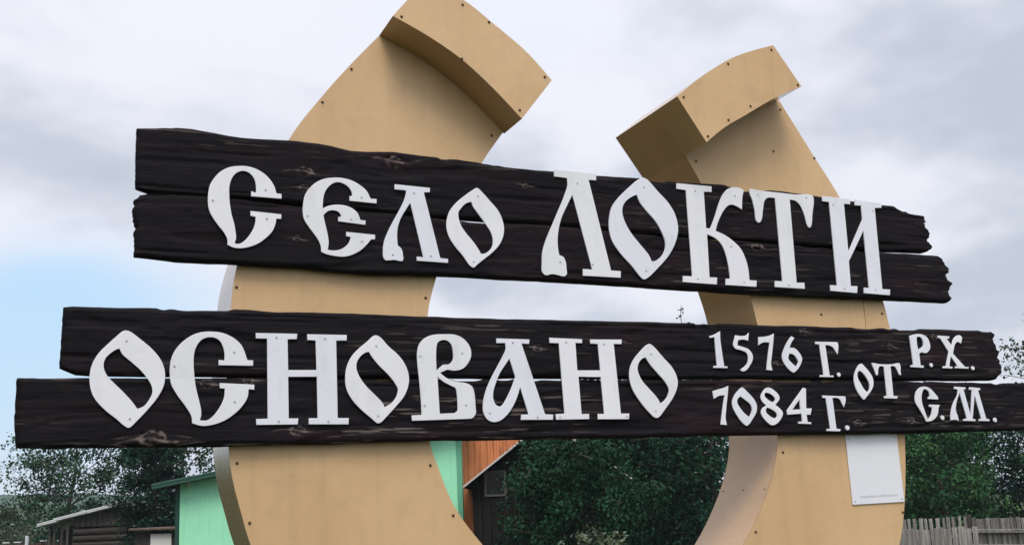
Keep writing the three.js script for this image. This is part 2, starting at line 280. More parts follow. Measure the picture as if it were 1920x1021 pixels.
const WHITE = new THREE.MeshPhysicalMaterial({ map: dataTex(512, 512, (u, v) => { const k = 0.99 + 0.06 * (fbm(u * 6, v * 6, 4, 4) - 0.5) - 0.045 * smooth(0.55, 0.8, fbm(u * 26, v * 5, 8, 4)) - 0.03 * smooth(0.6, 0.7, fbm(u * 40, v * 40, 3, 3)); return [0.80 * k, 0.795 * k, 0.81 * k]; }), roughness: 0.45, specularIntensity: 0.6 });
WHITE.map.repeat.set(0.7, 0.7);
const PIN = mat(0.5, 0.51, 0.52, 0.5), PG = screwGeo(0.0042);
const WHITES = [WHITE, WHITE.clone(), WHITE.clone()]; WHITES[1].color = col(0.95, 0.955, 0.99); WHITES[2].color = col(0.97, 0.975, 0.96); let lc = 0;
const LETTERS = [
  [1, 'С', '-1368,57* -1368,37* -1486,39* -1486,59* -1478,59* -1476,55* -1467,56* -1467,72 -1470,97 -1480,119 -1495,133 -1516,139 -1536,133 -1552,119 -1563,97 -1569,69 -1569,38 -1567,9 -1560,-36 -1550,-72 -1543,-113 -1542,-131 -1547,-150* -1542,-153 -1529,-152 -1514,-143 -1495,-121 -1479,-94 -1470,-68 -1468,-42* -1474,-42* -1488,-39* -1488,-20* -1369,-26* -1369,-45* -1388,-45* -1393,-71 -1405,-98 -1429,-125 -1457,-147 -1489,-162 -1525,-170 -1553,-168 -1574,-159* -1575,-137 -1587,-112 -1607,-87 -1628,-58 -1644,-26 -1649,11 -1648,40 -1642,73 -1628,100 -1605,128 -1574,148 -1538,157 -1502,159 -1470,152 -1437,135 -1413,112 -1396,85 -1388,57*', []],
  [1, 'Е', '-983,62* -984,43* -1096,47* -1095,67* -1089,67* -1084,70* -1087,84 -1097,101 -1114,114 -1137,121 -1158,117 -1177,103 -1193,81 -1202,51 -1205,8* -1188,18 -1165,25 -1138,28 -1107,25 -1081,14 -1062,-4 -1052,-30* -1030,-31* -1032,-49* -1143,-41* -1142,-22* -1136,-22* -1130,-22* -1135,-9 -1146,0 -1165,3 -1184,-2 -1202,-19* -1199,-38 -1192,-68 -1185,-102 -1182,-129 -1186,-159* -1167,-161 -1144,-158 -1121,-147 -1102,-128 -1092,-103* -1111,-100* -1111,-82* -992,-88* -993,-107* -1009,-108* -1029,-132 -1056,-157 -1091,-176 -1121,-184 -1159,-183 -1193,-177 -1212,-169* -1214,-146 -1223,-123 -1241,-97 -1263,-68 -1280,-39 -1285,-8 -1283,22 -1276,57 -1259,86 -1232,113 -1198,131 -1160,139 -1125,140 -1087,133 -1052,116 -1025,94 -1008,62*', []],
  [1, 'Л', '-906,130* -754,125* -755,106* -781,104* -718,-171* -684,-173* -685,-190* -819,-187* -819,-169* -791,-171* -841,55* -856,32 -881,-9 -896,-50 -900,-89 -898,-128* -889,-133 -880,-147 -877,-166 -876,-184 -881,-191 -895,-191 -912,-188 -932,-190 -950,-191 -959,-182 -961,-155 -956,-116 -937,-68 -909,-15 -882,34 -865,71 -857,102* -860,107* -907,108*', []],
  [1, 'О', '-544,140 -520,121 -489,88 -455,50 -436,12 -429,-30 -435,-65 -453,-101 -487,-137 -528,-169 -556,-191 -573,-205 -590,-196 -618,-158 -655,-115 -679,-74 -687,-33 -681,5 -668,36 -641,69 -605,100 -564,130', ['-572,80* -565,60 -540,25 -510,-15 -487,-53 -480,-87 -486,-114 -502,-132 -523,-144 -539,-146* -550,-126 -572,-95 -603,-59 -625,-26 -634,8 -633,29 -618,51 -598,70']],
  [1, 'Л', '-181,249* 24,246* 22,215* -15,215* 69,-190* 117,-191* 114,-221* -69,-219* -68,-189* -23,-190* -99,141* -128,89 -156,36 -172,-11 -181,-62 -181,-108 -177,-133* -158,-140 -148,-162 -146,-193 -146,-215 -160,-226 -184,-222 -216,-218 -246,-224 -262,-210 -261,-172 -257,-127 -238,-71 -205,-3 -171,66 -140,130 -120,184 -121,215* -183,218*', []],
  [1, 'О', '262,246 283,238 330,190 383,137 413,88 425,32 420,-9 395,-67 357,-119 302,-172 254,-213 231,-224 215,-215 175,-167 124,-115 84,-58 72,-4 77,52 92,98 125,140 179,190 238,237', ['223,166* 236,132 266,94 308,50 340,-4 354,-48 349,-84 329,-115 299,-136 275,-142* 262,-113 221,-65 180,-17 153,31 142,71 145,101 163,130 193,152']],
  [1, 'К', '435,233* 622,231* 619,204* 577,202* 574,29* 596,29* 626,88 653,150 679,196 711,226 743,236 775,235 798,225* 787,192 778,130* 747,145 722,150 696,139 668,107 638,56 624,19* 665,5 712,-22 752,-58 773,-101 784,-149 786,-206* 825,-206* 821,-236* 654,-233* 657,-204* 681,-203* 678,-148 668,-89 648,-42 619,-16 576,1* 571,-201* 611,-200* 607,-233* 429,-228* 431,-200* 480,-200* 481,203* 432,206*', []],
  [1, 'Т', '831,236* 896,230 1007,227 1093,225 1161,231 1192,225 1196,202 1180,135 1166,74 1153,64 1142,76 1132,126 1113,171 1089,192 1055,197* 1049,-208* 1093,-206* 1093,-236* 924,-233* 926,-204* 969,-204* 971,198* 932,198 911,183 897,140 881,83 866,72 852,81 849,131 840,181 829,214', []],
  [1, 'И', '1248,229* 1417,224* 1413,197* 1375,197* 1371,-44* 1477,124* 1479,195* 1441,194* 1444,222* 1609,215* 1603,191* 1562,188* 1553,-221* 1601,-221* 1595,-250* 1439,-245* 1442,-217* 1472,-218* 1477,69* 1368,-91* 1364,-212* 1404,-212* 1397,-246* 1240,-240* 1242,-212* 1282,-213* 1286,199* 1247,202*', []],
  [2, 'О', '-1982,174 -1967,170 -1931,143 -1890,108 -1857,66 -1843,24 -1845,-22 -1866,-68 -1901,-114 -1935,-152 -1962,-177 -1978,-170 -2005,-146 -2045,-113 -2081,-72 -2096,-35 -2100,6 -2094,47 -2074,88 -2044,122 -2014,152 -1993,171', ['-2002,110* -1991,89 -1960,61 -1928,32 -1904,3 -1887,-27 -1884,-52 -1894,-76 -1913,-101 -1936,-111* -1953,-87 -1985,-51 -2017,-19 -2043,10 -2055,39 -2052,68 -2036,89 -2016,104']],
  [2, 'С', '-1525,70* -1525,49* -1652,50* -1652,70* -1631,68* -1631,94 -1638,123 -1650,143 -1668,153 -1692,154 -1715,144 -1731,123 -1740,96 -1742,60 -1739,15 -1733,-29 -1722,-74 -1713,-114 -1712,-134 -1717,-153* -1692,-153 -1672,-140 -1649,-110 -1632,-74 -1628,-37* -1647,-35* -1647,-16* -1520,-22* -1520,-41* -1541,-39* -1545,-70 -1565,-103 -1593,-131 -1629,-155 -1672,-170 -1711,-173 -1744,-163* -1747,-138 -1766,-105 -1798,-61 -1820,-21 -1826,15 -1824,63 -1811,100 -1786,133 -1751,160 -1716,173 -1676,176 -1636,171 -1596,152 -1567,124 -1546,70*', []],
  [2, 'Н', '-1516,174* -1358,174* -1360,153* -1395,152* -1393,34* -1284,35* -1287,149* -1319,150* -1320,173* -1164,173* -1164,151* -1206,150* -1203,-149* -1160,-150* -1161,-174* -1315,-172* -1315,-149* -1281,-149* -1283,9* -1393,8* -1391,-149* -1355,-149* -1357,-172* -1512,-172* -1513,-150* -1470,-149* -1473,153* -1515,153*', []],
  [2, 'О', '-1045,174 -1029,167 -994,130 -956,97 -929,60 -915,19 -916,-19 -934,-64 -965,-101 -1004,-141 -1034,-169 -1046,-171 -1071,-151 -1108,-120 -1145,-80 -1167,-39 -1172,1 -1166,46 -1147,87 -1117,120 -1083,148 -1057,171', ['-1075,110* -1063,90 -1034,55 -996,18 -969,-17 -959,-39 -966,-68 -986,-93 -1017,-111* -1026,-92 -1057,-60 -1090,-27 -1116,9 -1128,42 -1126,67 -1111,91 -1092,105']],
  [2, 'В', '-907,-142* -865,-140* -867,-77 -872,-2 -878,73 -877,111 -868,141 -845,166 -810,180 -756,184 -711,182 -676,165 -652,135 -647,101 -659,71 -685,45 -721,36 -752,40* -783,27* -757,7 -718,-8 -673,-14 -647,-29 -639,-56 -636,-111 -636,-136 -652,-155 -674,-158* -905,-163*', ['-799,34* -800,78 -798,120 -791,150 -770,161 -748,159 -731,143 -724,113 -726,79 -742,62 -769,59*', '-796,15* -771,-6 -741,-22 -719,-33 -713,-56 -711,-102 -713,-125 -727,-135* -791,-137*']],
  [2, 'А', '-534,171* -385,169* -388,150* -422,151* -330,-142* -293,-144* -296,-165* -440,-164* -437,-143* -405,-142* -437,-30* -450,-66 -472,-108 -499,-142 -529,-165 -558,-172 -586,-162 -603,-134 -604,-100 -594,-58 -572,-8 -540,46 -509,97 -494,128 -496,152* -534,151*', ['-479,91* -455,12* -473,-31 -496,-73 -518,-104 -530,-110 -547,-104 -558,-85 -559,-54 -547,-16 -524,31 -498,66']],
  [2, 'Н', '-294,178* -140,174* -142,157* -173,158* -171,41* -62,42* -67,155* -102,156* -103,174* 50,176* 48,156* 10,156* 24,-142* 64,-142* 61,-166* -87,-165* -86,-142* -56,-143* -62,13* -167,14* -162,-143* -127,-142* -128,-164* -280,-165* -282,-142* -241,-140* -251,155* -293,156*', []],
  [2, 'О', '188,159 207,147 252,99 295,53 314,7 311,-27 287,-73 248,-118 206,-160 189,-161 168,-145 127,-100 90,-44 76,6 81,51 103,91 137,126 172,155', ['163,102* 179,75 215,35 251,-4 269,-39 264,-61 244,-87 219,-102* 206,-78 170,-39 134,1 117,46 124,74 143,95']],
  [2, '1', '493,199* 518,206 554,223* 552,184 556,119 561,64* 578,64* 577,56* 504,57* 505,66* 523,66* 522,109 522,195* 497,191*', []],
  [2, '5', '707,219* 700,182* 673,187 645,183* 640,160* 670,153 699,143 717,119 716,96 700,71 677,48 656,42 644,50* 667,63 686,81 692,106 685,126 657,138 628,145 618,160 625,185 633,206* 669,203 693,207*', []],
  [2, '7', '757,200* 794,203 825,210 844,218* 839,189 825,127 814,77 818,47* 786,49* 794,87 805,132 817,175* 785,176 767,170 754,162*', []],
  [2, '6', '940,207* 957,200* 937,177 923,152* 937,154 955,150 975,132 989,104 975,73 954,50 934,38 916,47 894,68 880,93 879,118 898,156 923,190', ['919,129* 943,123 959,106 966,86 952,64* 926,83 910,103']],
  [2, 'Г', '1072,184* 1200,184* 1204,169 1194,125* 1185,137 1171,158 1153,167 1128,169* 1136,26* 1159,26* 1157,18* 1079,19* 1081,28* 1102,28* 1094,171* 1072,172*', []],
  [2, '7', '489,-47* 524,-38 553,-31 574,-23* 570,-48 553,-126 546,-169 550,-197* 518,-194* 527,-155 539,-106 551,-65* 521,-68 493,-81*', []],
  [2, '0', '647,-30 670,-48 700,-78 716,-107 713,-137 693,-166 656,-201 636,-191 610,-160 589,-121 587,-97 600,-68 627,-42', ['633,-68* 658,-85 685,-107 691,-132 673,-165* 651,-151 625,-122 612,-97 617,-80']],
  [2, '8', '793,-31 816,-42 839,-63 843,-81 827,-100 817,-109* 837,-123 854,-145 845,-167 819,-192 790,-201 765,-187 740,-159 736,-142 748,-122 768,-112* 747,-93 741,-73 756,-48 775,-33', ['774,-51* 796,-58 818,-76 820,-88 804,-99* 781,-88 762,-70 764,-56', '772,-119* 800,-130 821,-147 822,-162 805,-172* 779,-159 761,-140 763,-126']],
  [2, '4', '979,-31* 994,-35* 985,-126* 1016,-126* 1006,-155* 984,-155* 986,-188* 1006,-189* 1004,-198* 934,-195* 935,-186* 956,-186* 956,-150* 878,-154* 877,-135* 932,-79', ['953,-82* 955,-131* 905,-132*']],
  [2, 'Г', '1081,-67* 1213,-71* 1214,-89 1199,-123* 1190,-105 1179,-85 1161,-79 1139,-79* 1144,-220* 1168,-223* 1163,-233* 1088,-230* 1090,-220* 1109,-221* 1101,-80* 1083,-79*', []],
  [2, 'О', '1329,83 1344,71 1366,48 1383,23 1388,-2 1382,-26 1365,-49 1339,-73 1320,-87 1310,-80 1291,-56 1277,-24 1274,5 1280,31 1295,58 1314,78', ['1311,52* 1329,42 1348,20 1361,-4 1364,-26 1357,-44 1344,-53* 1327,-40 1311,-13 1297,13 1296,33 1303,47']],
  [2, 'Т', '1388,87* 1402,87 1427,83 1469,81 1517,83 1544,88 1558,87* 1561,69 1558,49 1559,31* 1549,31 1540,48 1529,68 1516,73 1500,71* 1498,-70* 1522,-71* 1520,-83* 1442,-81* 1440,-71* 1459,-69* 1460,70* 1436,71 1427,62 1419,30* 1408,29* 1401,52 1394,70', []],
  [2, 'Р', '1637,222* 1675,231 1717,231 1749,214 1760,183 1756,159 1731,139 1700,142* 1685,135* 1686,78* 1706,77* 1701,66* 1623,69* 1624,79* 1641,80* 1639,150 1637,214', ['1679,216* 1695,221 1710,215 1720,194 1717,173 1696,160* 1682,147* 1677,179']],
  [2, 'Х', '1817,227* 1889,224* 1886,213* 1869,213* 1897,179* 1913,210 1935,227 1957,231 1972,220* 1959,189* 1939,197 1920,185 1904,151* 1899,138* 1966,73* 1991,72* 1986,64* 1901,66* 1904,75* 1920,75* 1882,125* 1866,75* 1886,73* 1883,64* 1822,66* 1825,75* 1845,76* 1873,146* 1830,212* 1815,216*', []],
  [2, 'С', '1771,-77* 1770,-88* 1707,-85* 1710,-75* 1720,-72* 1717,-52 1704,-40 1689,-38 1676,-54 1668,-80 1669,-112 1679,-145 1689,-177 1694,-183* 1712,-166 1724,-140 1726,-125* 1709,-122* 1711,-112* 1775,-114* 1771,-123* 1766,-127* 1758,-155 1737,-179 1708,-192 1680,-194* 1669,-170 1645,-131 1628,-103 1628,-75 1642,-47 1668,-29 1697,-25 1726,-33 1750,-54', []],
  [2, 'М', '1881,-25* 1952,-28* 1951,-38* 1938,-40* 1964,-166* 1992,-42* 1975,-40* 1978,-27* 2047,-32* 2044,-43* 2031,-43* 2061,-183* 2082,-186* 2079,-196* 2012,-194* 2014,-185* 2029,-184* 2005,-66* 1973,-184* 1991,-185* 1987,-195* 1913,-192* 1917,-183* 1937,-182* 1910,-56* 1885,-99 1873,-141 1880,-165 1884,-192* 1862,-187 1833,-189* 1839,-155 1861,-108 1894,-66 1901,-40* 1879,-36*', []],
  [2, '.', '1200,30 1197,37 1190,40 1183,37 1180,30 1183,23 1190,20 1197,23', []],
  [2, '.', '1220,-217 1216,-209 1208,-206 1200,-209 1196,-217 1200,-225 1208,-228 1216,-225', []],
  [2, '.', '1763,80 1760,87 1753,90 1746,87 1743,80 1746,73 1753,70 1760,73', []],
  [2, '.', '2027,67 2024,74 2017,77 2010,74 2007,67 2010,60 2017,57 2024,60', []],
  [2, '.', '1795,-176 1792,-168 1784,-165 1776,-168 1773,-176 1776,-184 1784,-187 1792,-184', []],
  [2, '.', '2129,-190 2126,-182 2118,-179 2110,-182 2107,-190 2110,-198 2118,-201 2126,-198', []],
];
const PINS = { 1: line('-1631,13 -1430,68 -1426,-47 -1266,-26 -1046,65 -1091,-29 -1047,-118 -824,98 -920,-166 -759,-164 -542,104 -572,-180 -71,195 -175,-163 -19,-167 262,202 244,-184 530,202 745,194 700,-50 509,-210 755,-216 875,208 1152,213 1003,-221 1309,189 1547,173 1325,-225 1511,-224'), 2: line('-1979,136 -1960,-145 -1810,46 -1595,100 -1592,-85 -1437,159 -1250,157 -1429,-159 -1240,-161 -1046,132 -1044,-142 -866,94 -686,108 -853,-103 -677,-102 -461,155 -576,-135 -365,-154 -217,160 -37,155 -263,-154 51,-154 190,115 194,-132') };
const inside = (p, q) => { let c = false; for (let i = 0, j = q.length - 1; i < q.length; j = i++) if ((q[i].y > p[1]) !== (q[j].y > p[1]) && p[0] < (q[j].x - q[i].x) * (p[1] - q[i].y) / (q[j].y - q[i].y) + q[i].x) c = !c; return c; };
{
  const name = thing('name_sign', 'upper sign of two jagged black boards with white letters for the village name', 'sign', [ORG[1][0], ORG[1][1], 0]);
  const found = thing('founding_sign', 'lower sign of two longer black boards with white letters and years', 'sign', [ORG[2][0], ORG[2][1], 0]);
  const B = {
    A: ['-1913,283 -1769,299 -1710,298 -1660,292 -1610,288 -1528,282 -1445,283 -1329,287 -1211,284 -1168,279 -1080,264 -1013,265 -900,275 -785,268 -644,266 -512,260 -402,250 -251,248 -123,250 33,245 290,250 471,243 702,250 770,238 818,227 970,243 1217,239 1342,224 1602,214 1703,215 1767,194 1885,179', '1885,179 1906,161 1889,138 1901,105 1914,72 1895,44 1916,23 1910,0 1865,-18', '-1867,35 -1649,38 -1275,24 -995,16 -680,6 -427,3 -208,9 419,-12 753,-11 1075,-18 1284,-17 1583,-24 1859,-19', '-1913,283 -1913,152 -1911,48 -1867,35'],
    B: ['-1895,23 -1867,31 -1649,33 -1275,20 -995,11 -681,2 -427,-2 -209,4 418,-17 752,-16 1075,-23 1283,-25 1582,-31 1854,-30', '1905,-27 1947,-28 1987,-57 2008,-103 1985,-139 2018,-171 1997,-213 2006,-248 1971,-271', '-1912,-213 -1760,-225 -1544,-227 -1299,-231 -1000,-247 -753,-239 -301,-244 211,-253 768,-265 1375,-268 1971,-271', '-1895,23 -1917,-2 -1909,-17 -1922,-35 -1917,-71 -1905,-105 -1914,-122 -1907,-177 -1912,-213'],
    C: ['-2196,256 -2166,261 -1863,262 -1573,266 -1432,261 -1224,263 -830,260 -670,258 -360,257 150,260 505,263 761,259 1090,259 1467,260 1899,261 2186,262', '2186,262 2201,245 2196,196 2220,150 2209,128 2227,69 2210,34 2164,9', '-2148,15 -2104,12 -1858,10 -1472,11 -1057,9 -372,9 317,10 970,12 1561,9 1927,6 2164,9', '-2196,256 -2198,169 -2201,36 -2148,13'],
    D: ['-2338,1 -2103,4 -1472,5 -373,3 398,4 1560,3 1926,-2 2605,-6', '2600,-6 2606,-39 2575,-121 2581,-203 2560,-238', '-2330,-241 -2033,-245 -1665,-247 -1270,-246 -844,-241 -385,-243 112,-244 653,-241 1556,-247 2304,-242 2560,-238', '-2338,1 -2339,-168 -2330,-241'],
  };
  board(name, 1, B.A, 3.7, () => 0.5); board(name, 1, B.B, 12.3, () => 0.6);
  board(found, 2, B.C, 21.9, () => 0.45); board(found, 2, B.D, 33.1, (x) => (x < 0.2 ? 1.25 : 0.7));
  const said = {};
  for (const [sg, ch, o, inn] of LETTERS) {
    const out = outline(o), s = new THREE.Shape(out), holes = inn.map((q) => outline(q)); holes.forEach((h) => s.holes.push(new THREE.Path(h)));
    const g = new THREE.ExtrudeGeometry(s, { depth: 0.004, bevelEnabled: true, bevelThickness: 0.0012, bevelSize: 0.0012, bevelOffset: -0.0012, bevelSegments: 2 });
    const l = part(ch === '.' ? 'full_stop' : /\d/.test(ch) ? 'numeral' : 'letter', g, WHITES[(lc++ * 2) % 3], sg === 1 ? name : found, [0, 0, 0.0582]);
    for (const p of PINS[sg]) if (inside(p, out) && !holes.some((h) => inside(p, h))) part('screw', PG, PIN, l, [p[0], p[1], 0.0058]);
  }
  // brackets that carry the boards on the horseshoe
  const steel = mat(0.06, 0.06, 0.06, 0.5, { metalness: 0.6 });
  for (const [r, h] of [[name, 0.44], [found, 0.46]]) for (const x of [-1.2, 1.1]) part('bracket', bevBox(0.05, h, 0.009, 0.002), steel, r, [x, 0, 0.0065]);
}
{
  // white plate under the lower board (its printed square code is left out)
  const p = thing('notice_plate', 'white rectangular notice plate hung askew on the right arm below the boards', 'notice', [3.64, 1.715, 0.001]);
  const cv = document.createElement('canvas'); cv.width = 512; cv.height = 576; const c = cv.getContext('2d'); c.fillStyle = '#e4e4e6'; c.fillRect(0, 0, 512, 576);
  c.fillStyle = '#8a8c90'; c.font = '27px serif'; c.textAlign = 'center'; c.fillText('Подробнее на lokti-sovet.ru', 262, 528);
  const t = new THREE.CanvasTexture(cv); t.colorSpace = THREE.SRGBColorSpace;
  const g = bevBox(0.305, 0.345, 0.006, 0.0015), q = g.attributes.position, uv = []; for (let i = 0; i < q.count; i++) uv.push(q.getX(i) / 0.305 + 0.5, q.getY(i) / 0.345 + 0.5); g.setAttribute('uv', new THREE.Float32BufferAttribute(uv, 2));
  part('plate', g, new THREE.MeshPhysicalMaterial({ map: t, roughness: 0.35 }), p, [0, 0, 0.003]);
  for (const [x, y] of [[-0.138, -0.156], [0.138, -0.156], [-0.138, 0.13], [0.138, 0.13]]) part('screw', PG, PIN, p, [x, y, 0.0065]);
  p.rotation.z = 0.008;
}

// ------------------------------------------------------------------ buildings behind
const SR = rng(77);
function profiled(w, h, pitch = 0.115, dep = 0.018) {                 // trapezoid sheet, ribs upright, centred on x, from y = 0 up
  const pts = []; for (let x = 0; x < w - 1e-6; x += pitch) { const e = Math.min(w, x + pitch), k = (a) => Math.min(e, x + pitch * a); pts.push([k(0), 0], [k(0.36), 0], [k(0.5), dep], [k(0.86), dep]); } pts.push([w, 0]);
  const pos = [], uv = [], idx = []; pts.forEach(([x, z], i) => { const n = pts[i + 1];
    if (n) { const b = pos.length / 3; pos.push(x - w / 2, 0, z, n[0] - w / 2, 0, n[1], n[0] - w / 2, h, n[1], x - w / 2, h, z); uv.push(x, 0, n[0], 0, n[0], h, x, h); idx.push(b, b + 1, b + 2, b, b + 2, b + 3); } });
  const g = new THREE.BufferGeometry(); g.setAttribute('position', new THREE.Float32BufferAttribute(pos, 3)); g.setAttribute('uv', new THREE.Float32BufferAttribute(uv, 2)); g.setIndex(idx); g.computeVertexNormals(); return g;
}
const woodMat = (r, g, b, seed, var_ = 0.5) => { const t = dataTex(256, 256, (u, v) => { const n = fbm(u * 40, v * 4, seed, 4), m = fbm(u * 6, v * 3, seed + 3, 3), k = 1 + var_ * 2 * (n - 0.5) + 0.6 * (m - 0.5); return [r * k, g * k, b * k * (0.95 + 0.1 * m)]; }); return new THREE.MeshPhysicalMaterial({ map: t, roughness: 0.9, specularIntensity: 0.2 }); };
{
  // mint green house, low front, single roof slope rising to the right
  const H = thing('green_house', 'mint green sheet clad house with dark green roof behind the horseshoe', 'house', at(-3.5, 20), -YAW * -1);
  const mint = new THREE.MeshPhysicalMaterial({ map: dataTex(512, 512, (u, v) => { const k = 0.98 + 0.1 * (fbm(u * 5, v * 5, 3, 4) - 0.5) - 0.07 * smooth(0.55, 0.8, fbm(u * 40, v * 2, 6, 3)); return [0.36 * k, 0.84 * k, 0.53 * k]; }), roughness: 0.55, specularIntensity: 0.4 });
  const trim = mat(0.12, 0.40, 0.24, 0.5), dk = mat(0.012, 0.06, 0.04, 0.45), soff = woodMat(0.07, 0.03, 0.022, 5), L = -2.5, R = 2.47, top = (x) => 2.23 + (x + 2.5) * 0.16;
  const cols = 5, w = (R - L - 0.09) / cols;
  for (let i = 0; i < cols; i++) { const a = L + i * w + 0.002, b = L + (i + 1) * w - 0.002; const s = new THREE.Shape(); s.moveTo(a, 0); s.lineTo(b, 0); s.lineTo(b, top(b)); s.lineTo(a, top(a)); s.closePath(); part('wall_panel', new THREE.ExtrudeGeometry(s, { depth: 0.03, bevelEnabled: true, bevelSize: 0.003, bevelThickness: 0.003, bevelSegments: 1 }), mint, H, [0, 0, -0.03]); }
  part('corner_trim_or_shade', box(0.085, top(R) - 0.02, 0.06), trim, H, [R - 0.045, (top(R) - 0.02) / 2, -0.01]);
  part('corner_trim_or_shade', box(0.07, top(L), 0.09), dk, H, [L - 0.04, top(L) / 2, -0.04]);  // dark strip stands in for the shade on the side wall at this corner
  for (const [x, n] of [[L + 0.02, 0], [R - 0.02, 1]]) { part('side_wall', box(0.06, top(x) - 0.01, 7), n ? mint : woodMat(0.05, 0.03, 0.025, 8), H, [x + (n ? -0.02 : 0.01), top(x) / 2, -3.56]); }
  part('back_wall', box(4.8, 2.3, 0.06), mint, H, [0, 1.15, -7]);
  const ang = Math.atan(0.16), rf = part('roof', bevBox(5.6 / Math.cos(ang), 0.05, 7.6, 0.012), dk, H, [-0.1, 2.23 + 2.4 * 0.16 + 0.055, -3.45]); rf.rotation.z = ang;
  part('fascia', bevBox(5.6 / Math.cos(ang), 0.07, 0.03, 0.006), mat(0.02, 0.075, 0.05, 0.5), rf, [0, -0.035, 3.78]);
  part('soffit', box(0.36, 0.02, 7.2), soff, rf, [-2.6, -0.045, 0]);
  const lamp = part('wall_lamp', new THREE.CylinderGeometry(0.03, 0.045, 0.09, 14), mat(0.5, 0.62, 0.52, 0.4), H, [L + 0.16, 2.215, 0.045]);
  const b2 = part('lamp_bracket', box(0.03, 0.03, 0.05), mat(0.3, 0.4, 0.33, 0.5), lamp, [0, 0.05, -0.02]);
}
{
  const H = thing('brown_outbuilding', 'brown ribbed metal outbuilding adjoining the right side of the green house', 'outbuilding', at(0.1, 20.5), YAW * 1);
  const brown = new THREE.MeshPhysicalMaterial({ map: dataTex(256, 256, (u, v) => { const k = 0.9 + 0.35 * (fbm(u * 5, v * 4, 3, 4) - 0.5) - 0.25 * smooth(0.5, 0.8, fbm(u * 30, v * 2, 6, 3)); return [0.72 * k, 0.26 * k, 0.105 * k]; }), roughness: 0.5, specularIntensity: 0.5 });
  part('front_cladding', profiled(2.4, 3.45), brown, H); part('side_wall', box(0.04, 3.4, 4), brown, H, [1.18, 1.7, -2.03]); part('side_wall', box(0.04, 3.4, 4), brown, H, [-1.18, 1.7, -2.03]);
  const r = part('roof', bevBox(2.7, 0.04, 4.5, 0.01), mat(0.09, 0.04, 0.025, 0.5), H, [0, 3.5, -2.0]); r.rotation.x = 0.06;
}
{
  // dark timber shed in front of it, with pale trim along its roof edge
  const H = thing('dark_shed', 'dark weathered timber shed with a thin pale roof edge before the brown outbuilding', 'shed', at(0.45, 19), YAW * 1);
  const W = woodMat(0.014, 0.013, 0.011, 12), slope = 0.73, e = -1.27, top = (x) => 2.0 + (1.27 - Math.abs(x)) * slope;
  for (let i = 0; i < 17; i++) { const x = e + 0.075 + i * 0.15, h = top(x) - 0.06 * SR(); part('plank', bevBox(0.143, h, 0.024, 0.004), W, H, [x, h / 2, -0.02 + 0.006 * SR()]); }
  part('side_wall', box(0.03, 2.0, 3.4), W, H, [e + 0.02, 1, -1.75]); part('side_wall', box(0.03, 2.0, 3.4), W, H, [-e - 0.02, 1, -1.75]);
  for (const s of [-1, 1]) { const L = 1.42 / Math.cos(Math.atan(slope)); const r = part('roof_slope', bevBox(L, 0.022, 3.9, 0.006), mat(0.05, 0.05, 0.052, 0.6), H, [s * 0.69, 2.0 + (1.27 - 0.69) * slope + 0.035, -1.65]); r.rotation.z = -s * Math.atan(slope);
    part('verge_trim', bevBox(L, 0.03, 0.02, 0.004), mat(0.5, 0.46, 0.42, 0.5), r, [0, 0.006, 1.962]); }
  const fr = part('window', box(0.30, 0.36, 0.02), mat(0.01, 0.012, 0.014, 0.15), H, [-0.88, 1.99, 0.0]); const fm = mat(0.09, 0.09, 0.085, 0.8);
  for (const [x, y, w, h] of [[-0.165, 0, 0.035, 0.42], [0.165, 0, 0.035, 0.42], [0, 0.195, 0.295, 0.035], [0, -0.195, 0.295, 0.035]]) part('window_frame', bevBox(w, h, 0.035, 0.004), fm, fr, [x, y, 0.012]);
}
